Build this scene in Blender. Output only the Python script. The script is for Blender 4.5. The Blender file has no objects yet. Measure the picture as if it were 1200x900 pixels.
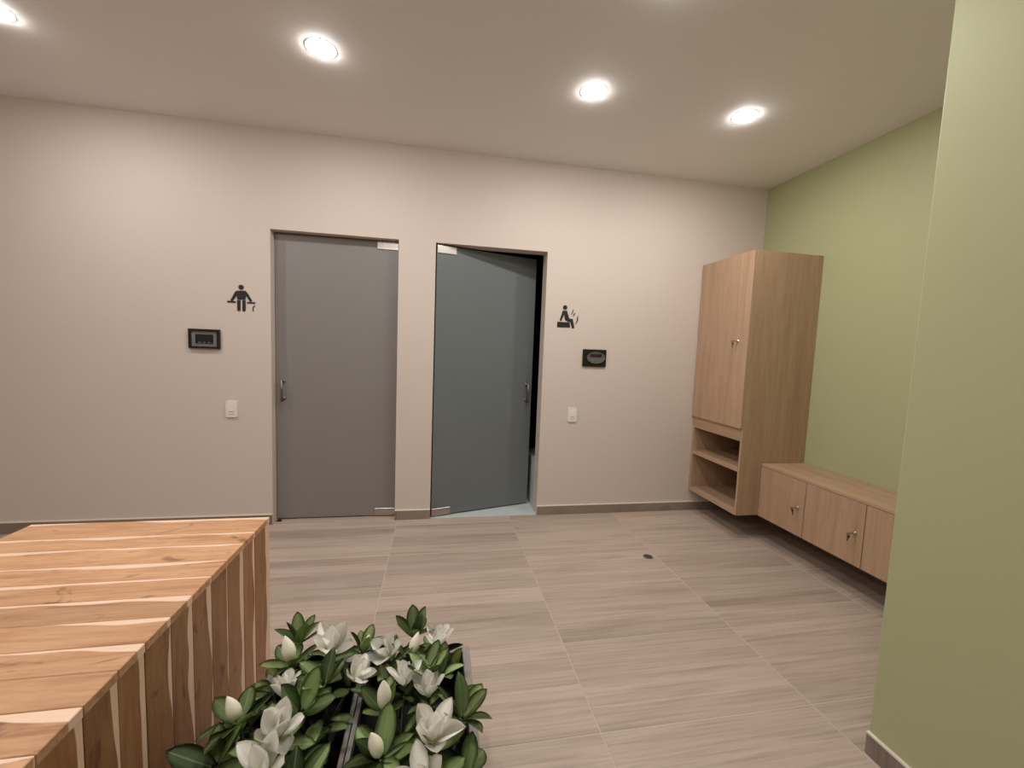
import bpy, bmesh, math, random
from mathutils import Matrix, Vector, Euler

# ------------------------------------------------------------------ camera, world, exposure
scene = bpy.context.scene
COL = scene.collection
CAM_H = 1.4499
cd = bpy.data.cameras.new('camera')
cam = bpy.data.objects.new('camera', cd)
COL.objects.link(cam)
cd.sensor_fit = 'HORIZONTAL'
cd.sensor_width = 36.0
cd.lens = 486.18 * 36.0 / 1200.0
cd.clip_start = 0.02
_r = Vector((0.98336483, -0.17758491, 0.03817338))
_u = Vector((-0.0227869, 0.08788963, 0.99586955))
_w = Vector((0.18020645, 0.98017295, -0.08238096))
cam.matrix_world = Matrix(((_r.x, _u.x, -_w.x, 0), (_r.y, _u.y, -_w.y, 0), (_r.z, _u.z, -_w.z, CAM_H), (0, 0, 0, 1)))
scene.camera = cam

world = bpy.data.worlds.new('world')
scene.world = world
world.use_nodes = True
world.node_tree.nodes['Background'].inputs[0].default_value = (0.9, 0.95, 1.0, 1)
world.node_tree.nodes['Background'].inputs[1].default_value = 0.0
scene.view_settings.view_transform = 'Standard'
scene.view_settings.look = 'None'
scene.view_settings.gamma = 1.0
scene.view_settings.use_curve_mapping = False
scene.view_settings.exposure = 1.66
LAMP_STRENGTH = 84.0
LAMP_COLOR = (1.0, 0.952, 0.905)

# ------------------------------------------------------------------ dimensions of the place (metres)
H = 3.0            # ceiling
D = 3.466          # front face of the back wall
WT = 0.14          # wall thickness at the openings
XR = 2.954         # green wall of the alcove
XN, YN = 1.62, 1.169   # near green wall corner
XL, YB = -4.3, -2.6    # left wall, wall behind the viewpoint
DT = 2.282         # top of the door openings
X1, X2, X3, X4 = -1.2478, -0.3135, -0.0252, 0.9006

# ------------------------------------------------------------------ helpers
def lin(r, g, b):
    f = lambda c: (c / 255 / 12.92) if c / 255 <= 0.04045 else ((c / 255 + 0.055) / 1.055) ** 2.4
    return (f(r), f(g), f(b), 1)

WORLD = {}
def reg(o, name, parent, mw):
    COL.objects.link(o)
    if parent is not None:
        o.parent = parent
        o.matrix_local = WORLD[parent.name].inverted() @ mw
    else:
        o.matrix_local = mw
    WORLD[o.name] = mw
    return o

def obj(name, mesh, mat=None, parent=None, mw=None):
    if mat is not None and not mesh.materials:
        mesh.materials.append(mat)
    o = bpy.data.objects.new(name, mesh)
    return reg(o, name, parent, mw if mw is not None else Matrix())

def tag(o, label=None, cat=None, group=None, kind=None):
    if label: o['label'] = label
    if cat: o['category'] = cat
    if group: o['group'] = group
    if kind: o['kind'] = kind
    return o

def empty(name, loc, label, cat, group=None, kind=None):
    o = bpy.data.objects.new(name, None)
    o.empty_display_size = 0.05
    reg(o, name, None, Matrix.Translation(loc))
    return tag(o, label, cat, group, kind)

def smooth(me, on=True):
    for p in me.polygons: p.use_smooth = on
    return me

def bm_box(bm, a, b):
    x0, y0, z0 = a; x1, y1, z1 = b
    v = [bm.verts.new(c) for c in ((x0,y0,z0),(x1,y0,z0),(x1,y1,z0),(x0,y1,z0),(x0,y0,z1),(x1,y0,z1),(x1,y1,z1),(x0,y1,z1))]
    for f in ((3,2,1,0),(4,5,6,7),(0,1,5,4),(1,2,6,5),(2,3,7,6),(3,0,4,7)):
        bm.faces.new([v[i] for i in f])

def to_mesh(bm, name, bevel=0, seg=1):
    if bevel:
        bmesh.ops.bevel(bm, geom=bm.edges[:], offset=bevel, segments=seg, affect='EDGES', profile=0.5)
    me = bpy.data.meshes.new(name)
    bm.to_mesh(me); bm.free()
    return me

def box(name, a, b, mat, parent=None, bevel=0.0, seg=1, local=True):
    """box from world corner a to b; its origin is the box centre."""
    c = [(a[i] + b[i]) / 2 for i in range(3)]
    bm = bmesh.new()
    bm_box(bm, [a[i] - c[i] for i in range(3)], [b[i] - c[i] for i in range(3)])
    return obj(name, to_mesh(bm, name, bevel, seg), mat, parent, Matrix.Translation(c))

def boxes(name, lst, mat, parent=None, bevel=0.0):
    bm = bmesh.new()
    for a, b in lst: bm_box(bm, a, b)
    return obj(name, to_mesh(bm, name, bevel), mat, parent)

def cyl_mesh(name, r, h, n=24, r2=None, bevel=0):
    bm = bmesh.new()
    bmesh.ops.create_cone(bm, cap_ends=True, segments=n, radius1=r, radius2=r if r2 is None else r2, depth=h)
    me = to_mesh(bm, name, bevel)
    return me

def align(p, d, up=(0, 0, 1)):
    """matrix whose local Z points along d, at p."""
    return Matrix.Translation(p) @ Vector(d).to_track_quat('Z', 'Y').to_matrix().to_4x4()

def rod(name, p, q, r, mat, parent, n=12):
    p, q = Vector(p), Vector(q)
    me = smooth(cyl_mesh(name, r, (q - p).length, n))
    return obj(name, me, mat, parent, align((p + q) / 2, q - p))

def lathe_mesh(name, prof, n=24):
    bm = bmesh.new(); rings = []
    for r, z in prof:
        rings.append([bm.verts.new((r * math.cos(2 * math.pi * k / n), r * math.sin(2 * math.pi * k / n), z)) for k in range(n)])
    for a, b in zip(rings, rings[1:]):
        for k in range(n):
            bm.faces.new((a[k], a[(k + 1) % n], b[(k + 1) % n], b[k]))
    return smooth(to_mesh(bm, name))

def prism_xz(name, pts, y0, y1):
    """polygon in the x-z plane extruded from y0 to y1 (y0 < y1)."""
    bm = bmesh.new()
    a = [bm.verts.new((x, y0, z)) for x, z in pts]
    b = [bm.verts.new((x, y1, z)) for x, z in pts]
    bm.faces.new(a); bm.faces.new(b[::-1])
    n = len(pts)
    for i in range(n): bm.faces.new((a[i], b[i], b[(i + 1) % n], a[(i + 1) % n]))
    bmesh.ops.recalc_face_normals(bm, faces=bm.faces[:])
    return to_mesh(bm, name)

# ------------------------------------------------------------------ materials
class NT:
    def __init__(s, name, rough=0.5, base=(0.5, 0.5, 0.5, 1), spec=0.5, metal=0.0):
        s.m = bpy.data.materials.new(name); s.m.use_nodes = True
        s.t = s.m.node_tree; s.b = s.t.nodes['Principled BSDF']
        s.b.inputs['Roughness'].default_value = rough
        s.b.inputs['Base Color'].default_value = base
        s.b.inputs['Metallic'].default_value = metal
        s.b.inputs['Specular IOR Level'].default_value = spec
    def n(s, typ, **kw):
        x = s.t.nodes.new(typ)
        for k, v in kw.items():
            if k.startswith('i_'):
                key = k[2:]
                x.inputs[int(key) if key.isdigit() else key.replace('_', ' ')].default_value = v
            else: setattr(x, k, v)
        return x
    def l(s, a, b): s.t.links.new(a, b)
    def ramp(s, fac, stops):
        r = s.n('ShaderNodeValToRGB'); e = r.color_ramp.elements
        while len(e) < len(stops): e.new(0.5)
        for el, (p, c) in zip(e, stops): el.position = p; el.color = c
        s.l(fac, r.inputs[0]); return r.outputs[0]
    def mix(s, fac, a, b, blend='MIX'):
        x = s.n('ShaderNodeMix', data_type='RGBA', blend_type=blend)
        for sock, v in ((x.inputs[0], fac), (x.inputs[6], a), (x.inputs[7], b)):
            if hasattr(v, 'is_output'): s.l(v, sock)
            else: sock.default_value = v
        return x.outputs[2]
    def math(s, op, a, b=0.0, c=None):
        x = s.n('ShaderNodeMath', operation=op)
        for i, v in enumerate((a, b, c)):
            if v is None: continue
            if hasattr(v, 'is_output'): s.l(v, x.inputs[i])
            else: x.inputs[i].default_value = v
        return x.outputs[0]
    def noise(s, vec, scale, detail=4, rough=0.55, dist=0.0):
        x = s.n('ShaderNodeTexNoise', i_Scale=scale, i_Detail=detail, i_Roughness=rough, i_Distortion=dist)
        if vec is not None: s.l(vec, x.inputs['Vector'])
        return x.outputs['Fac']
    def objvec(s, scale, rand=True):
        tc = s.n('ShaderNodeTexCoord'); out = tc.outputs['Object']
        if rand:
            oi = s.n('ShaderNodeObjectInfo')
            cx = s.n('ShaderNodeCombineXYZ')
            s.l(s.math('MULTIPLY', oi.outputs['Random'], 53.0), cx.inputs[0])
            s.l(s.math('MULTIPLY', oi.outputs['Random'], 91.0), cx.inputs[1])
            s.l(s.math('MULTIPLY', oi.outputs['Random'], 37.0), cx.inputs[2])
            ad = s.n('ShaderNodeVectorMath', operation='ADD')
            s.l(out, ad.inputs[0]); s.l(cx.outputs[0], ad.inputs[1]); out = ad.outputs[0]
        mp = s.n('ShaderNodeMapping'); mp.inputs['Scale'].default_value = scale
        s.l(out, mp.inputs['Vector']); return mp.outputs[0]
    def rnd(s):
        return s.n('ShaderNodeObjectInfo').outputs['Random']
    def bump(s, h, strength=0.1, dist=0.01):
        x = s.n('ShaderNodeBump'); x.inputs['Strength'].default_value = strength; x.inputs['Distance'].default_value = dist
        s.l(h, x.inputs['Height']); s.l(x.outputs[0], s.b.inputs['Normal'])
    def col(s, c): s.l(c, s.b.inputs['Base Color'])

def paint(name, c, rough=0.6, var=0.04, spec=0.3):
    k = NT(name, rough, spec=spec)
    v = k.objvec((1, 1, 1), rand=False)
    n = k.noise(v, 1.3, 3)
    d = tuple(x * (1 - var) for x in c[:3]) + (1,)
    k.col(k.mix(n, d, c))
    k.bump(k.noise(v, 160, 2), 0.05, 0.002)
    return k.m

def plain(name, c, rough=0.4, metal=0.0, spec=0.5, grain=60):
    k = NT(name, rough, c, spec, metal)
    n = k.noise(k.objvec((1, 1, 1)), grain, 2)
    d = tuple(x * 0.92 for x in c[:3]) + (1,)
    k.col(k.mix(n, d, c))
    return k.m

M_wall = paint('cream_paint', lin(211, 199, 190))
M_green = paint('sage_green_paint', lin(173, 176, 137), 0.5, 0.03)
M_ceil = paint('ceiling_paint', lin(240, 238, 238), 0.7)
M_grout = plain('light_grout', lin(190, 177, 166), 0.8)
M_cap = plain('white_cap', lin(228, 220, 208), 0.5)
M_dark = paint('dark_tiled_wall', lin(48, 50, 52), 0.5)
M_pale = plain('pale_tile', lin(196, 206, 206), 0.35)
M_black = plain('black_plastic', lin(24, 22, 22), 0.3)
M_sign = plain('black_sign', lin(30, 29, 31), 0.5)
M_grey = plain('grey_plastic', lin(120, 120, 120), 0.35)
M_screen = plain('dark_screen', lin(34, 35, 38), 0.15)
M_white = plain('white_plastic', lin(236, 230, 226), 0.3)
M_steel = plain('brushed_steel', lin(186, 182, 178), 0.32, 1.0)
M_satin = plain('satin_handle', lin(132, 124, 116), 0.4, 0.9)
M_chrome = plain('chrome', lin(200, 200, 205), 0.15, 1.0)
M_keydark = plain('key_steel', lin(80, 75, 75), 0.35, 0.8)
M_gap = plain('shadow_gap', lin(60, 40, 28), 0.8)
M_soil = plain('dark_filler', lin(22, 19, 17), 0.9)

def tile_mat(name, bright=1.0):
    k = NT(name, 0.42, spec=0.4)
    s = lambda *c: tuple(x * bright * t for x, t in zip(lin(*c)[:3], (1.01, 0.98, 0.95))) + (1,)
    g1 = k.noise(k.objvec((0.9, 9, 1)), 1.6, 5, 0.6, 0.6)
    g2 = k.noise(k.objvec((1.6, 60, 1)), 1.4, 4, 0.6, 0.25)
    band = k.noise(k.objvec((0.25, 4.2, 1)), 2.0, 2, 0.5, 0.2)
    c = k.ramp(g1, [(0.28, s(134, 119, 109)), (0.45, s(166, 151, 141)), (0.62, s(180, 166, 156)), (0.78, s(160, 145, 134))])
    c = k.mix(0.5, c, k.ramp(band, [(0.33, s(136, 121, 111)), (0.42, s(174, 160, 149)), (0.6, s(182, 169, 158)), (0.68, s(150, 135, 124))]))
    c = k.mix(0.35, c, k.ramp(g2, [(0.3, s(128, 112, 101)), (0.55, s(182, 168, 157))]))
    # printed boards: each tile shows a few wide boards of slightly different tone
    v = k.objvec((1, 1, 1)); sp = k.n('ShaderNodeSeparateXYZ'); k.l(v, sp.inputs[0])
    yy = k.math('MULTIPLY_ADD', sp.outputs[1], 6.1, k.math('MULTIPLY', k.noise(k.objvec((1.2, 1.0, 1)), 1.0, 1), 0.35))
    wn = k.n('ShaderNodeTexWhiteNoise', noise_dimensions='1D'); k.l(k.math('FLOOR', yy), wn.inputs['W'])
    t = k.math('MULTIPLY_ADD', k.rnd(), 0.10, k.math('MULTIPLY_ADD', wn.outputs['Value'], 0.17, 0.83))
    # thin pale print line at the edge of a board
    fr_ = k.math('FRACT', yy)
    t = k.math('ADD', t, k.math('MULTIPLY', k.math('LESS_THAN', fr_, 0.03), 0.08))
    cx = k.n('ShaderNodeCombineColor'); [k.l(t, cx.inputs[i]) for i in range(3)]
    k.col(k.mix(1.0, c, cx.outputs[0], 'MULTIPLY'))
    k.bump(g2, 0.06, 0.003)
    r = k.math('MULTIPLY_ADD', g1, 0.2, 0.36); k.l(r, k.b.inputs['Roughness'])
    return k.m
M_tile = tile_mat('wood_look_tile', 1.04)
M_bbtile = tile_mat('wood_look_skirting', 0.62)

def oak_mat(name, axis, tint=1.0):
    k = NT(name, 0.5, spec=0.3)
    sc = {'x': (0.5, 1, 1), 'y': (1, 0.5, 1), 'z': (1, 1, 0.06)}[axis]
    if axis == 'y': sc = (1, 0.06, 1)
    v = k.objvec(sc)
    s = lambda *c: tuple(x * tint for x in lin(*c)[:3]) + (1,)
    a = k.noise(v, 14, 4, 0.6, 0.3)
    b = k.noise(v, 60, 4, 0.65, 0.1)
    c = k.ramp(a, [(0.3, s(170, 139, 112)), (0.5, s(184, 153, 125)), (0.7, s(193, 163, 136))])
    c = k.mix(0.35, c, k.ramp(b, [(0.35, s(164, 133, 106)), (0.6, s(194, 164, 136))]))
    k.col(c); k.bump(b, 0.04, 0.002)
    return k.m
M_oak = oak_mat('oak_laminate_vertical', 'z', 0.9)
M_oaky = oak_mat('oak_laminate_lengthwise', 'y', 0.9)

def teak_mat(name, axis, heart=(1, 1, 1), sapw=0.85):
    """plank wood: heartwood with a wavy pale sapwood band along one edge (Generated y runs across the plank)."""
    k = NT(name, 0.45, spec=0.35)
    sc = (0.10, 1, 1) if axis == 'x' else (1, 1, 0.10)
    v = k.objvec(sc)
    vk = k.objvec((0.45, 1, 1) if axis == 'x' else (1, 1, 0.45))
    a = k.noise(v, 22, 4, 0.6, 0.9)
    b = k.noise(v, 110, 3, 0.6, 0.2)
    c = k.ramp(a, [(0.28, lin(150, 102, 68)), (0.45, lin(190, 144, 106)), (0.6, lin(202, 158, 120)), (0.75, lin(194, 147, 108))])
    c = k.mix(0.3, c, k.ramp(b, [(0.35, lin(162, 114, 80)), (0.65, lin(212, 170, 132))]))
    # knots and dark streaks
    kn = k.noise(vk, 9.0, 3, 0.55, 2.2)
    c = k.mix(k.ramp(kn, [(0.62, (0, 0, 0, 1)), (0.70, (0.7, 0.7, 0.7, 1))]), c, lin(112, 66, 38))
    # tone per plank
    t = k.math('MULTIPLY_ADD', k.rnd(), 0.26, 0.82)
    cx = k.n('ShaderNodeCombineColor'); [k.l(t, cx.inputs[i]) for i in range(3)]
    c = k.mix(1.0, c, cx.outputs[0], 'MULTIPLY')
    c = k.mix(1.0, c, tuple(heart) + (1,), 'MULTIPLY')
    # sapwood band
    tc = k.n('ShaderNodeTexCoord'); sp = k.n('ShaderNodeSeparateXYZ'); k.l(tc.outputs['Generated'], sp.inputs[0])
    wav = k.noise(k.objvec((0.9, 0.01, 0.01) if axis == 'x' else (0.01, 0.01, 0.9)), 3.0, 2, 0.5)
    w = k.math('MULTIPLY', k.math('SUBTRACT', wav, 0.32), sapw)
    d = k.math('SUBTRACT', w, k.math('SUBTRACT', 1.0, sp.outputs[1]))
    f = k.ramp(k.math('MULTIPLY_ADD', d, 14.0, 0.5), [(0.3, (0, 0, 0, 1)), (0.7, (1, 1, 1, 1))])
    sap = k.mix(b, lin(222, 186, 158), lin(240, 212, 188))
    k.col(k.mix(f, c, sap))
    k.bump(b, 0.05, 0.002)
    return k.m
M_teakx = teak_mat('teak_plank_lengthwise', 'x')
M_teakz_shaded = teak_mat('teak_board_upright_shaded', 'z', (0.62, 0.54, 0.46), 0.95)  # same teak, with the counter sides' shade put into the heartwood colour

def frost_mat(name, c, tr):
    k = NT(name, 0.33, c, 0.5)
    k.b.inputs['Transmission Weight'].default_value = tr
    k.b.inputs['IOR'].default_value = 1.45
    n = k.noise(k.objvec((1, 1, 1)), 3.0, 2)
    k.col(k.mix(n, tuple(x * 0.96 for x in c[:3]) + (1,), c))
    k.bump(k.noise(k.objvec((1, 1, 1)), 400, 2), 0.05, 0.001)
    return k.m
M_frost1 = frost_mat('frosted_glass_grey', lin(147, 144, 142), 0.2)
M_frost2 = frost_mat('frosted_glass_green_grey', lin(132, 140, 143), 0.35)

def leaf_mat():
    k = NT('magnolia_leaf', 0.48, spec=0.35)
    tc = k.n('ShaderNodeTexCoord'); sp = k.n('ShaderNodeSeparateXYZ'); k.l(tc.outputs['Generated'], sp.inputs[0])
    ax = k.math('ABSOLUTE', k.math('SUBTRACT', sp.outputs[0], 0.5))
    rib = k.ramp(ax, [(0.0, (0.7, 0.7, 0.7, 1)), (0.045, (0, 0, 0, 1))])
    base = k.ramp(k.rnd(), [(0.0, lin(74, 94, 58)), (0.3, lin(122, 146, 92)), (0.75, lin(148, 172, 112)), (1.0, lin(100, 122, 76))])
    n = k.noise(k.objvec((1, 1, 1)), 18, 3)
    base = k.mix(k.ramp(n, [(0.5, (0, 0, 0, 1)), (0.75, (0.6, 0.6, 0.6, 1))]), base, lin(134, 128, 76))
    k.col(k.mix(rib, base, lin(168, 182, 124)))
    k.b.inputs['Subsurface Weight'].default_value = 0.0
    return k.m
M_leaf = leaf_mat()
M_leafdark = plain('shaded_underside_leaf', lin(52, 62, 44), 0.5)
M_stem = plain('stem_green', lin(74, 86, 48), 0.6)

def see_through(k, c, f):
    tr = k.n('ShaderNodeBsdfTranslucent'); tr.inputs[0].default_value = c
    mx = k.n('ShaderNodeMixShader'); mx.inputs[0].default_value = f
    k.l(k.b.outputs[0], mx.inputs[1]); k.l(tr.outputs[0], mx.inputs[2])
    k.l(mx.outputs[0], k.t.nodes['Material Output'].inputs['Surface'])

def petal_mat(name, tip, base):
    k = NT(name, 0.6, spec=0.25)
    tc = k.n('ShaderNodeTexCoord'); sp = k.n('ShaderNodeSeparateXYZ'); k.l(tc.outputs['Generated'], sp.inputs[0])
    k.col(k.ramp(sp.outputs[1], [(0.0, base), (0.35, tip)]))
    k.bump(k.noise(k.objvec((60, 6, 60)), 3, 2), 0.06, 0.002)
    see_through(k, tip, 0.4)
    return k.m
M_petal = petal_mat('white_petal', lin(253, 252, 246), lin(234, 236, 196))
k = NT('cream_bud', 0.55, spec=0.25)
tc = k.n('ShaderNodeTexCoord'); sp = k.n('ShaderNodeSeparateXYZ'); k.l(tc.outputs['Generated'], sp.inputs[0])
k.col(k.ramp(sp.outputs[2], [(0.0, lin(214, 222, 166)), (0.4, lin(246, 244, 218)), (1.0, lin(250, 244, 234))]))
M_bud = k.m
M_pistil = plain('yellow_green_centre', lin(206, 204, 150), 0.6)
M_planter = plain('grey_planter', lin(142, 136, 132), 0.6, grain=20)
M_planter_in = plain('black_liner', lin(26, 25, 25), 0.7)

k = NT('lamp_lens', 0.4)
k.b.inputs['Emission Color'].default_value = LAMP_COLOR + (1,)
k.b.inputs['Emission Strength'].default_value = LAMP_STRENGTH
M_lens = k.m
M_trim = plain('white_lamp_trim', lin(232, 230, 228), 0.4)

# ------------------------------------------------------------------ the setting
fl = boxes('floor', [((XL, YB, -0.12), (XN + 0.0, D + WT, -0.0012)), ((XN, YN, -0.12), (XR, D, -0.0012))], M_grout)
tag(fl, 'wood-look greige tile floor with thin pale grout lines', 'floor', kind='structure')
G = 0.0045
xs = [0.653 + 0.9455 * i for i in range(-6, 4)]
ys = [1.38 + 0.4925 * j for j in range(-9, 6)]
tile_cache = {}
def floor_tile(x0, x1, y0, y1):
    x0, x1, y0, y1 = x0 + G / 2, x1 - G / 2, y0 + G / 2, y1 - G / 2
    if x1 - x0 < 0.01 or y1 - y0 < 0.01: return
    key = (round(x1 - x0, 4), round(y1 - y0, 4))
    if key not in tile_cache:
        bm = bmesh.new(); bm_box(bm, (-key[0] / 2, -key[1] / 2, -0.01), (key[0] / 2, key[1] / 2, 0))
        bmesh.ops.bevel(bm, geom=[e for e in bm.edges if all(v.co.z > -0.005 for v in e.verts)], offset=0.0015, segments=1, affect='EDGES')
        tile_cache[key] = to_mesh(bm, 'tile')
    obj('tile', tile_cache[key], M_tile, fl, Matrix.Translation(((x0 + x1) / 2, (y0 + y1) / 2, 0)))
for i in range(len(xs) - 1):
    for j in range(len(ys) - 1):
        a, b, c, d = max(xs[i], XL), min(xs[i + 1], XR - 0.001), max(ys[j], YB), min(ys[j + 1], D)
        if b <= a or d <= c: continue
        if a >= XN - 0.03 and c < YN:        # behind the near green wall
            if d <= YN: continue
            c = YN
        floor_tile(a, b, c, d)

# back wall with two openings
wb = boxes('wall_back', [((XL, D, 0), (X1, D + WT, H)), ((X2, D, 0), (X3, D + WT, H)), ((X4, D, 0), (XR + 0.15, D + WT, H)),
                         ((X1, D, DT), (X2, D + WT, H)), ((X3, D, DT), (X4, D + WT, H))], M_wall)
tag(wb, 'cream painted back wall with two glass door openings', 'wall', kind='structure')
wr = box('wall_right', (XR, YN - 0.1, 0), (XR + 0.15, D, H), M_green)
tag(wr, 'sage green wall behind the tall oak cabinet', 'wall', kind='structure')
wn = box('wall_near_right', (XN, YB, 0), (XR, YN, H), M_green, bevel=0.006, seg=2)
tag(wn, 'sage green wall end in the right foreground', 'wall', kind='structure')
wl = box('wall_left', (XL - 0.15, YB, 0), (XL, D + WT, H), M_wall)
tag(wl, 'cream side wall beyond the left frame edge', 'wall', kind='structure')
wf = box('wall_front', (XL - 0.15, YB - 0.15, 0), (XR, YB, H), M_wall)
tag(wf, 'cream wall behind the viewpoint', 'wall', kind='structure')
ce = box('ceiling', (XL - 0.15, YB - 0.15, H), (XR + 0.15, D + WT, H + 0.1), M_ceil)
tag(ce, 'smooth white ceiling with recessed downlights', 'ceiling', kind='structure')

# rooms behind the two doors
st = boxes('wall_steam_room', [((X3 - 0.5, D + 1.9, 0), (X4 + 0.9, D + 2.0, 2.6)), ((X3 - 0.6, D + WT, 0), (X3 - 0.5, D + 2.0, 2.6)),
                               ((X4 + 0.8, D + WT, 0), (X4 + 0.9, D + 2.0, 2.6)), ((X3 - 0.6, D + WT, 2.6), (X4 + 0.9, D + 2.0, 2.7))], M_dark)
tag(st, 'dark walls of the unlit room behind the ajar door', 'wall', kind='structure')
sf = boxes('floor_steam_room', [((X3 + 0.001, D + 0.001, -0.11), (X4 - 0.001, D + WT, 0.003)), ((X3 - 0.6, D + WT, -0.11), (X4 + 0.9, D + 2.0, 0.003))], M_pale)
tag(sf, 'pale blue-grey floor behind the ajar glass door', 'floor', kind='structure')
sa = boxes('wall_sauna', [((X1 - 0.3, D + 1.4, 0), (X2 - 0.2, D + 1.5, 2.6)), ((X1 - 0.4, D + WT, 0), (X1 - 0.3, D + 1.5, 2.6)),
                          ((X2 - 0.02, D + WT, 0), (X2 + 0.08, D + 1.5, 2.6)), ((X1 - 0.4, D + WT, 2.6), (X2 + 0.08, D + 1.5, 2.7))], M_dark)
tag(sa, 'dim room behind the closed grey glass door', 'wall', kind='structure')
sfl = boxes('floor_sauna', [((X1 + 0.001, D + 0.001, -0.11), (X2 - 0.001, D + WT, 0.003)), ((X1 - 0.4, D + WT, -0.11), (X2 + 0.08, D + 1.5, 0.003))], M_tile)
tag(sfl, 'threshold floor under the closed grey glass door', 'floor', kind='structure')
tb = empty('tiled_bench', ((X4 + 0.25, D + 0.36, 0.003), )[0], 'low pale tiled ledge inside the ajar glass door', 'ledge')
box('ledge_front', (X4 + 0.004, D + WT + 0.002, 0.003), (X4 + 0.038, D + 0.60, 0.455), M_pale, tb)
box('ledge_body', (X4 + 0.038, D + WT + 0.002, 0.003), (X4 + 0.45, D + 0.60, 0.44), M_dark, tb)
box('ledge_top', (X4 + 0.038, D + WT + 0.002, 0.44), (X4 + 0.45, D + 0.60, 0.455), M_pale, tb)

# skirting of tile pieces with a white cap line
def skirting(name, a0, a1, axis, fixed, sgn, cuts, label):
    """axis 'x': runs along x in front of y = fixed (sgn -1); axis 'y': runs along y beside x = fixed."""
    t, h = 0.011, 0.078
    def bb(p0, p1, d0, d1, z0, z1):
        if axis == 'x': return (p0, min(fixed + sgn * d0, fixed + sgn * d1), z0), (p1, max(fixed + sgn * d0, fixed + sgn * d1), z1)
        return (min(fixed + sgn * d0, fixed + sgn * d1), p0, z0), (max(fixed + sgn * d0, fixed + sgn * d1), p1, z1)
    root = boxes(name, [bb(a0, a1, 0, t + 0.001, h, h + 0.007), bb(a0, a1, 0, t - 0.004, 0, h)], M_cap)
    tag(root, label, 'skirting', kind='structure')
    edges = [a0] + [c for c in cuts if a0 + 0.02 < c < a1 - 0.02] + [a1]
    for p, q in zip(edges, edges[1:]):
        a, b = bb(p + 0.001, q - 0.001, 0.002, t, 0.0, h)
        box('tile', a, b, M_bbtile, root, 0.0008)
skirting('baseboard_back', XL, X1, 'x', D, -1, xs, 'grey-brown tile skirting left of the closed grey door')
skirting('baseboard_back', X2, X3, 'x', D, -1, xs, 'short grey-brown skirting piece between the two glass doors')
skirting('baseboard_back', X4, XR, 'x', D, -1, xs, 'grey-brown tile skirting running under the tall cabinet')
skirting('baseboard_right', YN, D - 0.012, 'y', XR, -1, ys, 'shaded tile skirting under the floating bench')
skirting('baseboard_near_right', YB, YN, 'y', XN, -1, ys, 'tile skirting with white cap in the right foreground')

# ------------------------------------------------------------------ glass doors
def handle(door, M):
    """pull handle both sides: local x along door, y through glass, origin mid height"""
    hb = bpy.data.objects.new('handle', smooth(cyl_mesh('handle', 0.0085, 0.18, 14))); hb.data.materials.append(M_satin)
    reg(hb, 'handle', door, M @ Matrix.Translation((0, -0.05, 0)))
    for z in (-0.07, 0.07):
        m = smooth(cyl_mesh('handle_post', 0.0075, 0.05, 12))
        obj('handle_post', m, M_satin, hb, M @ Matrix.Translation((0, -0.025, z)) @ Matrix.Rotation(math.pi / 2, 4, 'X'))
        m = smooth(cyl_mesh('rosette', 0.016, 0.006, 16))
        obj('rosette', m, M_satin, hb, M @ Matrix.Translation((0, -0.0085, z)) @ Matrix.Rotation(math.pi / 2, 4, 'X'))
    return hb

def glass_door(name, label, hinge, ang, width, sgn, mat, z0, z1, hx):
    """hinge: x,y of pivot corner; the leaf runs sgn * local x; ang rotates about z"""
    root = empty(name, (hinge[0], hinge[1], 0), label, 'door', kind='structure')
    R = Matrix.Translation((hinge[0], hinge[1], 0)) @ Matrix.Rotation(ang, 4, 'Z')
    def lb(nm, a, b, m, bevel=0.0015):
        c = [(a[i] + b[i]) / 2 for i in range(3)]
        bm = bmesh.new(); bm_box(bm, [a[i] - c[i] for i in range(3)], [b[i] - c[i] for i in range(3)])
        return obj(nm, to_mesh(bm, nm, bevel), m, root, R @ Matrix.Translation(c))
    xa, xb = sorted((sgn * 0.004, sgn * width))
    lb('glass_panel', (xa, -0.005, z0), (xb, 0.005, z1), mat)
    for za, zb in ((z1 - 0.062, z1 + 0.001), (z0 - 0.001, z0 + 0.062)):
        p, q = sorted((sgn * 0.006, sgn * 0.17))
        hg = lb('hinge', (p, -0.013, za), (q, 0.013, zb), M_steel, 0.002)
        hg['label'] = 'brushed steel patch hinge'
        s = cyl_mesh('pivot', 0.008, 0.016, 12)
        zz = z1 + 0.006 if za > 1 else z0 - 0.004
        obj('pivot', s, M_steel, hg, R @ Matrix.Translation((sgn * 0.05, 0, zz)))
    handle(root, R @ Matrix.Translation((sgn * hx, 0, 1.065)))
    return root
glass_door('door_1', 'closed grey frosted glass door, left of the two', (X2 - 0.003, D + 0.085), 0.0, 0.928, -1, M_frost1, 0.012, DT - 0.008, 0.872)
glass_door('door_2', 'greenish frosted glass door standing ajar, right of the two', (X3 + 0.004, D + 0.022), math.radians(15.6), 0.925, 1, M_frost2, 0.014, DT - 0.012, 0.868)
ds = obj('door_stop', prism_xz('door_stop', [(-0.02, 0), (0.02, 0), (0.008, 0.016), (-0.004, 0.016)], -0.012, 0.012), M_black, None,
         Matrix.Translation((X1 + 0.03, D + 0.045, 0.003)))
tag(ds, 'tiny dark stop at the foot of the closed grey door', 'door stop')

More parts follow.
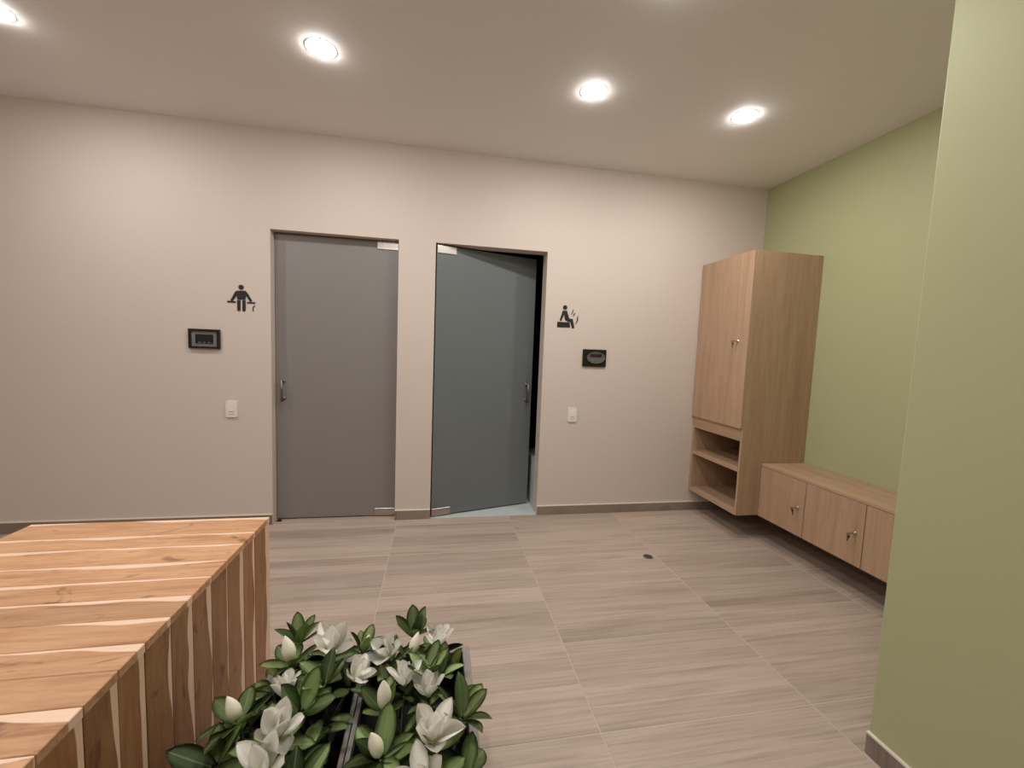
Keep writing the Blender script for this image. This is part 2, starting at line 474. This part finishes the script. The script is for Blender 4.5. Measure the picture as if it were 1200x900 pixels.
# ------------------------------------------------------------------ tall cabinet
CX, CY1, CY2, CZ0, CZ1, CZD = 2.346, 2.826, 3.458, 0.203, 2.272, 0.902
XB = XR - 0.002
tc_ = empty('tall_cabinet', ((CX + XR) / 2, (CY1 + CY2) / 2, CZ0), 'tall wall-hung oak cabinet with one door above two open shelves', 'cabinet')
fx = CX + 0.020
box('side_panel', (fx, CY1, CZ0), (XB, CY1 + 0.02, CZ1), M_oak, tc_, 0.0008)
box('side_panel', (fx, CY2 - 0.02, CZ0), (XB, CY2, CZ1), M_oak, tc_, 0.0008)
box('top_panel', (fx, CY1 + 0.02, CZ1 - 0.02), (XB, CY2 - 0.02, CZ1), M_oaky, tc_)
box('bottom_panel', (fx, CY1 + 0.02, CZ0), (XB, CY2 - 0.02, CZ0 + 0.028), M_oaky, tc_)
box('back_panel', (XB - 0.012, CY1 + 0.02, CZ0 + 0.028), (XB, CY2 - 0.02, CZ1 - 0.02), M_oak, tc_)
box('shelf', (fx, CY1 + 0.02, 0.553), (XB - 0.012, CY2 - 0.02, 0.581), M_oaky, tc_)
box('front_rail', (fx, CY1 + 0.02, 0.800), (fx + 0.02, CY2 - 0.02, CZD - 0.004), M_oaky, tc_)
box('inner_floor', (fx + 0.02, CY1 + 0.02, 0.800), (XB - 0.012, CY2 - 0.02, 0.820), M_oaky, tc_)

def lock(door, x, y, z):
    """cam lock with a key, on a front facing -x"""
    A = Matrix.Translation((x, y, z)) @ Matrix.Rotation(-math.pi / 2, 4, 'Y')   # local z -> -x
    lk = obj('lock', lathe_mesh('lock', [(0.0, 0.013), (0.007, 0.013), (0.0095, 0.010), (0.0105, 0.004), (0.013, 0.003), (0.013, 0.0)], 20), M_chrome, door, A)
    return lk
def key(door, x, y, z, tilt):
    bm = bmesh.new()
    bm_box(bm, (-0.028, -0.001, -0.004), (0, 0.001, 0.004))            # blade, along -x
    pts = [(-0.028 - 0.011 + 0.013 * math.cos(t), 0.011 * math.sin(t)) for t in [2 * math.pi * i / 12 for i in range(12)]]
    a = [bm.verts.new((p, -0.0013, q - 0.004)) for p, q in pts]; b = [bm.verts.new((p, 0.0013, q - 0.004)) for p, q in pts]
    bm.faces.new(a); bm.faces.new(b[::-1])
    for i in range(12): bm.faces.new((a[i], b[i], b[(i + 1) % 12], a[(i + 1) % 12]))
    bmesh.ops.recalc_face_normals(bm, faces=bm.faces[:])
    k1 = obj('key', to_mesh(bm, 'key'), M_chrome, door, Matrix.Translation((x - 0.011, y, z)))
    # second key hanging from the ring
    bm = bmesh.new()
    bm_box(bm, (-0.001, -0.0035, -0.040), (0.001, 0.0035, -0.018))
    pts = [(0.010 * math.cos(t), -0.008 + 0.011 * math.sin(t)) for t in [2 * math.pi * i / 12 for i in range(12)]]
    a = [bm.verts.new((-0.0013, p, q)) for p, q in pts]; b = [bm.verts.new((0.0013, p, q)) for p, q in pts]
    bm.faces.new(a); bm.faces.new(b[::-1])
    for i in range(12): bm.faces.new((a[i], b[i], b[(i + 1) % 12], a[(i + 1) % 12]))
    bmesh.ops.recalc_face_normals(bm, faces=bm.faces[:])
    obj('key', to_mesh(bm, 'key'), M_keydark, door, Matrix.Translation((x - 0.042, y + 0.002, z - 0.012)) @ Matrix.Rotation(tilt, 4, 'X'))
dr = box('door', (CX, CY1 + 0.003, CZD), (fx - 0.002, CY2 - 0.002, CZ1), M_oak, tc_, 0.001)
lock(dr, CX, 2.936, 1.585); key(dr, CX, 2.936, 1.585, 0.1)

# ------------------------------------------------------------------ floating bench cabinet
BX, BZ0, BZ1 = 2.560, 0.203, 0.624
BY0, BY1 = YN + 0.004, CY1 - 0.003
be = empty('bench_cabinet', ((BX + XR) / 2, (BY0 + BY1) / 2, BZ0), 'long low wall-hung oak bench cabinet with small locked doors', 'cabinet')
bfx = BX + 0.020
box('top_panel', (BX, BY0, BZ1 - 0.02), (XB, BY1, BZ1), M_oaky, be, 0.001)
box('bottom_panel', (bfx, BY0, BZ0), (XB, BY1, BZ0 + 0.02), M_oaky, be)
box('back_panel', (XB - 0.012, BY0, BZ0 + 0.02), (XB, BY1, BZ1 - 0.02), M_oak, be)
edges = [BY1, 2.411, 1.998, 1.585, BY0]
for i, (q, p) in enumerate(zip(edges, edges[1:])):
    box('divider', (bfx, q - 0.018 if i == 0 else q - 0.009, BZ0 + 0.02), (XB - 0.012, q if i == 0 else q + 0.009, BZ1 - 0.02), M_oak, be)
    dr = box('door', (BX, p + 0.002, BZ0), (bfx - 0.002, q - 0.002, BZ1 - 0.023), M_oak, be, 0.001)
    yk = p + 0.052
    lock(dr, BX, yk, 0.405); key(dr, BX, yk, 0.405, (-0.15, 0.2, 0.1, 0.0)[i])
box('divider', (bfx, BY0, BZ0 + 0.02), (XB - 0.012, BY0 + 0.018, BZ1 - 0.02), M_oak, be)

# ------------------------------------------------------------------ plank counter in the left foreground
KX0, KX1, KY1, KZ = -1.435, -0.640, 1.745, 0.750
ky = [1.745, 1.612, 1.520, 1.408, 1.312, 1.215, 1.121, 1.027, 0.945, 0.857, 0.762, 0.668, 0.572, 0.478, 0.382, 0.287, 0.192, 0.098, 0.0]
KY0 = ky[-1]
co = empty('wooden_counter', ((KX0 + KX1) / 2, (KY0 + KY1) / 2, 0), 'block-shaped teak plank counter in the left foreground', 'counter')
box('core', (KX0 + 0.02, KY0 + 0.02, 0.0), (KX1 - 0.02, KY1 - 0.02, KZ - 0.024), M_gap, co)
random.seed(4)
for a, b in zip(ky, ky[1:]):
    dz = random.uniform(-0.0008, 0.0008)
    box('top_plank', (KX0, b + 0.0006, KZ - 0.022 + dz), (KX1, a - 0.0006, KZ + dz), M_teakx, co, 0.0015)
for a, b in zip(ky, ky[1:]):
    dx = random.uniform(-0.0012, 0.0004)
    box('side_board', (KX1 - 0.020 + dx, b + 0.0006, 0.0), (KX1 - 0.002 + dx, a - 0.0006, KZ - 0.0235), M_teakz_shaded, co, 0.0012)
    box('side_board', (KX0 + 0.002, b + 0.0006, 0.0), (KX0 + 0.020, a - 0.0006, KZ - 0.0235), M_teakz_shaded, co, 0.0012)
n = 8
for yy0, yy1 in ((KY1 - 0.020, KY1 - 0.001), (KY0 + 0.001, KY0 + 0.020)):
    for i in range(n):
        w = (KX1 - KX0 - 0.044) / n
        box('end_board', (KX0 + 0.022 + i * w + 0.0006, yy0, 0.0), (KX0 + 0.022 + (i + 1) * w - 0.0006, yy1, KZ - 0.0235), M_teakz_shaded, co, 0.0012)

# ------------------------------------------------------------------ things on the back wall
def rounded(x0, x1, z0, z1, r, n=5):
    pts = []
    for cx, cz, a0 in ((x1 - r, z1 - r, 0), (x0 + r, z1 - r, 90), (x0 + r, z0 + r, 180), (x1 - r, z0 + r, 270)):
        for i in range(n + 1):
            t = math.radians(a0 + 90 * i / n); pts.append((cx + r * math.cos(t), cz + r * math.sin(t)))
    return pts
def sign(name, label, parts, heads):
    root = empty(name, (sum(p[0] for p in parts[0][1]) / len(parts[0][1]), D, min(p[1] for q in parts for p in q[1])), label, 'sign')
    for nm, pts in parts: obj(nm, prism_xz(nm, pts, D - 0.004, D), M_sign, root)
    for (x, z), r in heads:
        obj('head', prism_xz('head', [(x + r * math.cos(2 * math.pi * i / 24), z + r * math.sin(2 * math.pi * i / 24)) for i in range(24)], D - 0.004, D), M_sign, root)
sign('pictogram_sign', 'black pictogram of a standing figure with outstretched arms by the closed door', [
    ('torso_and_arms', [(-1.4808, 1.8095), (-1.45, 1.8125), (-1.4208, 1.8133), (-1.4073, 1.8002), (-1.3742, 1.741), (-1.3887, 1.7325), (-1.4173, 1.7785), (-1.4209, 1.7475), (-1.4767, 1.7455), (-1.4774, 1.777), (-1.5078, 1.7324), (-1.5231, 1.7373), (-1.4905, 1.8014)]),
    ('leg', [(-1.4779, 1.7408), (-1.4547, 1.7413), (-1.4561, 1.6687), (-1.4617, 1.6607), (-1.4726, 1.6602), (-1.4779, 1.6675)]),
    ('leg', [(-1.4423, 1.7421), (-1.4202, 1.7425), (-1.4204, 1.6685), (-1.4267, 1.6601), (-1.4376, 1.6595), (-1.4422, 1.6686)]),
    ('arm_rest', [(-1.5447, 1.7327), (-1.4885, 1.7326), (-1.4887, 1.72), (-1.5448, 1.721)]),
    ('arm_rest', [(-1.4102, 1.7313), (-1.3555, 1.7319), (-1.3556, 1.7208), (-1.4103, 1.7211)]),
    ('steam_mark', [(-1.3577, 1.7088), (-1.3696, 1.6988), (-1.3725, 1.6838), (-1.3712, 1.6639), (-1.3657, 1.6642), (-1.367, 1.6841), (-1.3637, 1.6958), (-1.3566, 1.703)]),
], [((-1.4495, 1.8375), 0.0182)])
sign('pictogram_sign', 'black pictogram of a seated figure with rising steam by the ajar door', [
    ('seated_body', [(1.0552, 1.8003), (1.0918, 1.8008), (1.1158, 1.7359), (1.1466, 1.7338), (1.166, 1.6587), (1.1448, 1.6518), (1.1273, 1.7058), (1.0901, 1.7135), (1.0782, 1.7231), (1.0682, 1.7683), (1.0466, 1.7128), (1.0312, 1.7156)]),
    ('seat_block', [(1.0105, 1.7037), (1.1213, 1.7033), (1.1274, 1.6598), (1.0113, 1.658)]),
    ('steam_mark', [(1.1514, 1.8186), (1.1417, 1.7991), (1.1379, 1.7829), (1.1294, 1.7694), (1.1368, 1.7741), (1.1454, 1.787), (1.1493, 1.801)]),
    ('steam_mark', [(1.1667, 1.7903), (1.1537, 1.775), (1.1472, 1.7528), (1.1559, 1.762), (1.1644, 1.7756)]),
    ('steam_mark', [(1.1988, 1.7672), (1.1831, 1.7444), (1.1871, 1.7271), (1.1722, 1.6883), (1.181, 1.696), (1.1964, 1.7261), (1.1925, 1.742)]),
], [((1.0744, 1.8280), 0.0192)])

# control panel left: black frame, grey surround, dark screen
cp = empty('control_panel', (-1.698, D, 1.371), 'black framed rectangular control panel left of the closed door', 'control panel')
fr = bmesh.new()
for a, b in (((-1.802, D - 0.022, 1.371), (-1.784, D, 1.515)), ((-1.612, D - 0.022, 1.371), (-1.594, D, 1.515)), ((-1.784, D - 0.022, 1.371), (-1.612, D, 1.387)), ((-1.784, D - 0.022, 1.498), (-1.612, D, 1.515))):
    bm_box(fr, a, b)
obj('frame', to_mesh(fr, 'frame', 0.0015), M_black, cp)
box('face_plate', (-1.784, D - 0.012, 1.387), (-1.612, D, 1.498), M_grey, cp)
scn = box('screen', (-1.757, D - 0.016, 1.408), (-1.639, D - 0.012, 1.476), M_black, cp, 0.001)
box('display', (-1.748, D - 0.0168, 1.424), (-1.648, D - 0.016, 1.470), M_screen, scn)
for i in range(3):
    box('button', (-1.735 + i * 0.031, D - 0.018, 1.412), (-1.720 + i * 0.031, D - 0.016, 1.419), M_grey, scn)

# round-dial control right
cq = empty('control_panel', (1.360, D, 1.329), 'black square control panel with an oval grey dial right of the ajar door', 'control panel')
obj('plate', prism_xz('plate', rounded(1.253, 1.468, 1.329, 1.479, 0.008), D - 0.014, D), M_black, cq)
ell = lambda rx, rz, n=36: [(1.371 + rx * math.cos(2 * math.pi * i / n), 1.407 + rz * math.sin(2 * math.pi * i / n)) for i in range(n)]
bm = bmesh.new()
o_, i_ = ell(0.083, 0.050), ell(0.077, 0.045)
ra = [[bm.verts.new((x, y, z)) for x, z in pts] for pts, y in ((o_, D - 0.014), (o_, D - 0.024), (i_, D - 0.024), (i_, D - 0.018))]
for a, b in zip(ra, ra[1:]):
    for i in range(36): bm.faces.new((a[i], a[(i + 1) % 36], b[(i + 1) % 36], b[i]))
bmesh.ops.recalc_face_normals(bm, faces=bm.faces[:])
obj('dial_rim', to_mesh(bm, 'dial_rim'), M_steel, cq)
di = obj('dial_face', prism_xz('dial_face', ell(0.078, 0.046), D - 0.019, D - 0.013), plain('dial_grey', lin(98, 98, 100), 0.35), cq)
box('display', (1.318, D - 0.0205, 1.412), (1.424, D - 0.019, 1.438), plain('display_brown', lin(46, 32, 30), 0.2), di)
for i in range(3):
    box('button', (1.338 + i * 0.026, D - 0.021, 1.378), (1.350 + i * 0.026, D - 0.019, 1.388), M_grey, di)

def switch(x0, x1, z0, z1, label):
    r = empty('light_switch', ((x0 + x1) / 2, D, z0), label, 'switch', 'white wall switches')
    obj('plate', prism_xz('plate', rounded(x0, x1, z0, z1, 0.012), D - 0.010, D), M_white, r)
    rk = obj('rocker', prism_xz('rocker', rounded(x0 + 0.018, x1 - 0.018, z0 + 0.026, z1 - 0.022, 0.004), D - 0.014, D - 0.010), M_white, r)
    box('indicator_mark', ((x0 + x1) / 2 - 0.016, D - 0.0148, z0 + 0.040), ((x0 + x1) / 2 + 0.016, D - 0.014, z0 + 0.044), M_grey, rk)
switch(-1.566, -1.487, 0.856, 0.980, 'white wall switch below the rectangular control panel')
switch(1.146, 1.226, 0.838, 0.962, 'white wall switch below the seated-figure pictogram')

# floor drain
dn = empty('floor_drain', (1.533, 2.649, 0), 'small round dark floor drain set in the tiles', 'drain')
obj('ring', lathe_mesh('ring', [(0.029, 0.0), (0.029, 0.0025), (0.034, 0.003), (0.037, 0.0)], 28), plain('drain_ring', lin(120, 112, 112), 0.5), dn, Matrix.Translation((1.533, 2.649, 0.0)))
obj('cover', cyl_mesh('cover', 0.029, 0.002, 28), plain('drain_dark', lin(62, 52, 54), 0.5), dn, Matrix.Translation((1.533, 2.649, 0.001)))

# ------------------------------------------------------------------ ceiling downlights
trim_me = lathe_mesh('trim_ring', [(0.072, 0.0), (0.074, -0.0012), (0.077, -0.0015), (0.080, 0.0)], 32)
lens_me = lathe_mesh('lens', [(0.0001, -0.010), (0.028, -0.0096), (0.052, -0.0080), (0.066, -0.0045), (0.072, 0.0)], 20)
trim_me.materials.append(M_trim); lens_me.materials.append(M_lens)
LIGHTS = [(-0.64, 2.49, 'glowing round downlight above the closed grey glass door'),
          (0.885, 2.49, 'glowing round downlight above the ajar glass door'),
          (1.915, 2.50, 'glowing round downlight nearest the tall oak cabinet'),
          (-2.165, 2.585, 'glowing round downlight cut by the left frame edge'),
          (0.93, 1.66, 'glowing round downlight cut by the top frame edge')]
OUT_ADDED = [(-0.45, 0.95), (-2.165, 0.83), (-0.64, -1.0), (-2.165, -1.0)]  # unseen lamps added outside the view to light the room
for x, y, lb in LIGHTS + [(x, y, 'added round ceiling downlight out of view, put in to light the room') for x, y in OUT_ADDED]:
    r = empty('downlight', (x, y, H), lb, 'ceiling light', 'round recessed ceiling downlights')
    obj('trim_ring', trim_me, None, r, Matrix.Translation((x, y, H)))
    obj('lens', lens_me, None, r, Matrix.Translation((x, y, H)))

# ------------------------------------------------------------------ planters
PZ, PT = 0.40, 0.024
def planter(x0, x1, y0, y1, label, tl, tr):
    r = empty('planter_box', ((x0 + x1) / 2, (y0 + y1) / 2, 0), label, 'planter', 'grey planter boxes')
    xi, xo = x0 + tl, x1 - tr
    box('planter_wall', (x0, y0, 0), (xi, y1, PZ), M_planter, r, 0.001)
    box('planter_wall', (xo, y0, 0), (x1, y1, PZ), M_planter, r, 0.001)
    box('planter_wall', (xi, y1 - PT, 0), (xo, y1, PZ), M_planter, r, 0.001)
    box('planter_wall', (xi, y0, 0), (xo, y0 + PT, PZ), M_planter, r, 0.001)
    b = 0.003
    boxes('liner', [((xi, y0 + PT, 0.02), (xi + b, y1 - PT, PZ - 0.012)), ((xo - b, y0 + PT, 0.02), (xo, y1 - PT, PZ - 0.012)),
                    ((xi + b, y1 - PT - b, 0.02), (xo - b, y1 - PT, PZ - 0.012)), ((xi + b, y0 + PT, 0.02), (xo - b, y0 + PT + b, PZ - 0.012))], M_planter_in, r)
    box('soil', (xi + b, y0 + PT + b, 0.02), (xo - b, y1 - PT - b, 0.27), M_soil, r)
    return r
PLX0, PLX1 = -0.500, -0.209
PRX0, PRX1 = -0.206, 0.136
PY0, PY1 = 0.60, 1.385
planter(PLX0, PLX1, PY0, PY1, 'grey planter box beside the wooden counter', PT, 0.012)
planter(PRX0, PRX1, PY0, PY1, 'grey planter box on the open floor side, right of its twin', 0.012, PT)

# ------------------------------------------------------------------ magnolia bushes
def blade(name, L, W, cup, curl, point, nl=8, nw=4, rim=0.0, thick=0.0007):
    """leaf / petal from origin along +Y, normal +Z; cup lifts the edges, curl bends the tip"""
    bm = bmesh.new(); rows = []
    for i in range(nl + 1):
        t = i / nl
        w = W * 0.5 * (math.sin(math.pi * min(1, t ** point[0] * 0.94 + 0.06)) ** point[1])
        if i == nl: w = W * 0.012
        row = []
        for j in range(nw + 1):
            s = j / nw * 2 - 1
            x = s * w
            z = cup * (abs(s) ** 1.6) * w + curl * L * t * t + rim * math.sin(6 * t + s * 2) * w
            row.append(bm.verts.new((x, L * t - abs(curl) * 0.35 * L * t * t, z)))
        rows.append(row)
    for a, b in zip(rows, rows[1:]):
        for j in range(nw): bm.faces.new((a[j], a[j + 1], b[j + 1], b[j]))
    bmesh.ops.solidify(bm, geom=bm.faces[:], thickness=thick)
    return smooth(to_mesh(bm, name))
LEAVES = [blade('leaf', 0.094, 0.044, 0.32, -0.08, (1.1, 0.7)), blade('leaf', 0.102, 0.046, 0.25, 0.05, (1.15, 0.68)),
          blade('leaf', 0.084, 0.038, 0.40, -0.16, (1.1, 0.74)), blade('leaf', 0.096, 0.040, 0.45, 0.08, (1.2, 0.7))]
for m in LEAVES: m.materials.append(M_leaf)
PETALS = [blade('petal', 0.082, 0.046, 0.55, 0.14, (1.25, 0.75), rim=0.05), blade('petal', 0.088, 0.042, 0.7, -0.06, (1.2, 0.75), rim=0.06), blade('petal', 0.074, 0.044, 0.5, 0.26, (1.3, 0.7), rim=-0.06)]
for m in PETALS: m.materials.append(M_petal)
PISTIL = lathe_mesh('flower_centre', [(0.0001, -0.006), (0.007, -0.003), (0.009, 0.004), (0.007, 0.014), (0.003, 0.021), (0.0001, 0.023)], 10)
PISTIL.materials.append(M_pistil)
# bud: overlapping wrapped petals give a twisted teardrop
def bud_mesh():
    bm = bmesh.new(); prof = [(0.0005, 0), (0.011, 0.004), (0.020, 0.016), (0.0245, 0.032), (0.024, 0.046), (0.019, 0.062), (0.012, 0.076), (0.006, 0.086), (0.0008, 0.093)]
    n = 15; rings = []
    for i, (r, z) in enumerate(prof):
        ring = []
        for k_ in range(n):
            a = 2 * math.pi * k_ / n
            saw = ((k_ % 5) / 5.0 - 0.4) * 0.16 * (0.3 + z / 0.093)
            rr = r * (1 + saw)
            ring.append(bm.verts.new((rr * math.cos(a + z * 5), rr * math.sin(a + z * 5), z)))
        rings.append(ring)
    for a, b in zip(rings, rings[1:]):
        for k_ in range(n): bm.faces.new((a[k_], a[(k_ + 1) % n], b[(k_ + 1) % n], b[k_]))
    return smooth(to_mesh(bm, 'flower_bud'))
BUD = bud_mesh(); BUD.materials.append(M_bud)
rng = random.Random(11)
U = rng.uniform

def frame(p, tilt, az):
    """stem-top frame at p, leaning by tilt (rad) towards azimuth az"""
    d = Vector((math.sin(tilt) * math.cos(az), math.sin(tilt) * math.sin(az), math.cos(tilt)))
    return Matrix.Translation(p) @ d.to_track_quat('Z', 'Y').to_matrix().to_4x4(), d

def put(mesh, name, parent, F, az, elev, off=0.004, s=1.0, roll=0.0):
    m = F @ Matrix.Rotation(az, 4, 'Z') @ Matrix.Translation((0, off, 0)) @ Matrix.Rotation(elev, 4, 'X') @ Matrix.Rotation(roll, 4, 'Y') @ Matrix.Scale(s, 4)
    return obj(name, mesh, None, parent, m)

def sprig(bush, x, y, z, kind, n=7, tilt=0.2, az=0.0, elev=(35, 65), s=1.0, fs=1.0, box_=None):
    F, d = frame((x, y, z), tilt, math.radians(az))
    top = Vector((x, y, z))
    foot = Vector((x, y, 0)) - Vector((d.x, d.y, 0)) * 0.22
    foot.x = min(max(foot.x, box_[0] + 0.04), box_[1] - 0.04); foot.y = min(max(foot.y, PY0 + 0.06), PY1 - 0.06); foot.z = 0.265
    rod('stem', foot, top, 0.0032, M_stem, bush, 7)
    a0 = U(0, 6.28)
    for i in range(n):
        e = math.radians(U(*elev) - 6) * (1.0 if i % 2 else 0.62)
        put(LEAVES[rng.randrange(4)], 'leaf', bush, F, a0 + 2 * math.pi * i / n + U(-.25, .25), e, 0.004, s * U(0.85, 1.1), U(-.25, .25))
    if kind == 'bud':
        Fb = F @ Matrix.Translation((0, 0, 0.012)) @ Matrix.Rotation(U(-.2, .2), 4, 'X') @ Matrix.Rotation(U(-.2, .2), 4, 'Y')
        b = obj('flower_bud', BUD, None, bush, Fb @ Matrix.Diagonal((fs * 0.78, fs * 0.78, fs * 0.9, 1)))
    if kind == 'flower':
        Ff = F @ Matrix.Translation((0, 0, 0.030))
        f = obj('flower', PISTIL, None, bush, Ff @ Matrix.Scale(fs, 4))
        a1 = U(0, 6.28)
        for i in range(5):
            put(PETALS[rng.randrange(3)], 'petal', f, Ff, a1 + 2 * math.pi * i / 5 + U(-.15, .15), math.radians(U(26, 48)), 0.006, fs * U(.86, 1.0), U(-.15, .15))
        for i in range(3):
            put(PETALS[rng.randrange(3)], 'petal', f, Ff, a1 + 0.6 + math.pi / 1.5 * i + U(-.15, .15), math.radians(U(62, 80)), 0.004, fs * U(.78, 0.9), U(-.15, .15))

LB = empty('magnolia_bush', ((PLX0 + PLX1) / 2, 1.0, 0.27), 'white magnolia bush growing against the wooden counter', 'plant', 'magnolia bushes in planters')
RB = empty('magnolia_bush', ((PRX0 + PRX1) / 2, 1.0, 0.27), 'white magnolia bush with a leaf cluster hanging over the open floor', 'plant', 'magnolia bushes in planters')
bl, br = (PLX0, PLX1), (PRX0, PRX1)
S = sprig
S(LB, -0.410, 1.345, 0.49, 'leaf', 8, 0.25, 90, (45, 75), 0.95, box_=bl)
S(LB, -0.405, 1.265, 0.48, 'bud', 6, 0.25, 170, (20, 55), 0.95, 1.0, bl)
S(LB, -0.305, 1.285, 0.47, 'flower', 5, 0.2, 300, (10, 35), 0.9, 1.25, bl)
S(LB, -0.285, 1.150, 0.50, 'leaf', 7, 0.15, 270, (45, 72), 1.0, box_=bl)
S(LB, -0.205, 1.275, 0.49, 'bud', 7, 0.2, 20, (40, 70), 0.9, 0.6, bl)
S(LB, -0.225, 1.165, 0.47, 'flower', 3, 0.5, 0, (10, 30), 0.8, 0.85, bl)
S(LB, -0.325, 1.075, 0.49, 'leaf', 7, 0.2, 250, (40, 72), 1.05, box_=bl)
S(LB, -0.375, 1.130, 0.46, 'flower', 4, 0.3, 120, (5, 30), 0.9, 0.9, bl)
S(LB, -0.465, 1.065, 0.49, 'bud', 8, 0.2, 180, (15, 65), 1.05, 0.85, bl)
S(LB, -0.352, 0.995, 0.49, 'flower', 5, 0.3, 300, (0, 25), 0.95, 1.1, bl)
S(LB, -0.350, 0.930, 0.47, 'flower', 4, 0.4, 260, (0, 25), 0.95, 1.05, bl)
S(LB, -0.455, 1.235, 0.42, 'leaf', 6, 0.35, 180, (15, 45), 0.85, box_=bl)
S(LB, -0.480, 1.150, 0.40, 'leaf', 6, 0.3, 190, (20, 50), 0.85, box_=bl)
S(LB, -0.400, 1.330, 0.42, 'leaf', 6, 0.3, 120, (15, 45), 0.8, box_=bl)
S(LB, -0.455, 1.300, 0.40, 'leaf', 7, 0.3, 160, (5, 40), 0.85, box_=bl)
S(LB, -0.470, 1.010, 0.40, 'leaf', 6, 0.3, 190, (5, 40), 0.9, box_=bl)
S(LB, -0.330, 1.340, 0.41, 'leaf', 6, 0.2, 90, (10, 40), 0.85, box_=bl)
S(LB, -0.290, 0.890, 0.46, 'leaf', 7, 0.1, 0, (40, 70), 1.0, box_=bl)
S(LB, -0.480, 0.985, 0.46, 'leaf', 7, 0.25, 190, (15, 50), 1.1, box_=bl)
S(LB, -0.430, 0.850, 0.46, 'bud', 7, 0.2, 230, (20, 60), 1.0, 0.9, bl)
S(LB, -0.300, 0.760, 0.47, 'flower', 6, 0.2, 300, (15, 50), 1.0, 1.0, bl)
S(LB, -0.450, 0.720, 0.46, 'leaf', 7, 0.2, 200, (20, 60), 1.0, box_=bl)
S(RB, -0.052, 1.330, 0.49, 'leaf', 9, 0.2, 90, (45, 75), 0.95, box_=br)
S(RB, -0.058, 1.262, 0.47, 'bud', 5, 0.15, 0, (15, 45), 0.85, 0.85, br)
S(RB, -0.115, 1.262, 0.46, 'flower', 4, 0.5, 210, (5, 30), 0.85, 1.05, br)
S(RB, 0.022, 1.275, 0.46, 'flower', 4, 0.2, 60, (10, 35), 0.9, 0.95, br)
S(RB, -0.008, 1.165, 0.48, 'leaf', 5, 0.25, 60, (50, 75), 1.05, box_=br)
S(RB, 0.032, 1.175, 0.47, 'leaf', 5, 0.25, 30, (45, 70), 0.9, box_=br)
S(RB, -0.112, 1.060, 0.48, 'bud', 6, 0.1, 200, (45, 72), 0.9, 1.0, br)
S(RB, -0.070, 1.130, 0.46, 'flower', 3, 0.25, 80, (10, 30), 0.8, 0.9, br)
S(RB, 0.002, 1.085, 0.46, 'flower', 4, 0.2, 110, (5, 30), 0.9, 0.95, br)
S(RB, 0.085, 1.000, 0.49, 'leaf', 9, 0.3, 30, (40, 70), 1.05, box_=br)
S(RB, -0.108, 0.930, 0.48, 'bud', 8, 0.15, 220, (25, 60), 1.0, 0.85, br)
S(RB, 0.012, 0.925, 0.49, 'flower', 5, 0.15, 280, (0, 30), 1.0, 1.15, br)
S(RB, 0.000, 0.850, 0.46, 'flower', 5, 0.3, 240, (0, 30), 1.0, 1.05, br)
S(RB, 0.090, 0.900, 0.44, 'leaf', 7, 0.4, 0, (10, 45), 1.1, box_=br)
S(RB, -0.050, 0.730, 0.47, 'bud', 8, 0.2, 220, (25, 60), 1.0, 0.9, br)
S(RB, 0.050, 0.740, 0.46, 'leaf', 8, 0.2, 0, (25, 60), 1.0, box_=br)
# low leaves that fill the bushes
for bush, (x0, x1) in ((LB, bl), (RB, br)):
    for i in range(60):
        x, y = U(x0 + 0.07, x1 - 0.07), U(0.72, 1.24)
        F, d = frame((x, y, U(0.37, 0.45)), U(0, .3), U(0, 6.28))
        put(LEAVES[rng.randrange(4)], 'leaf', bush, F, U(0, 6.28), math.radians(U(10, 55)), 0.01, U(.85, 1.05), U(-.3, .3))
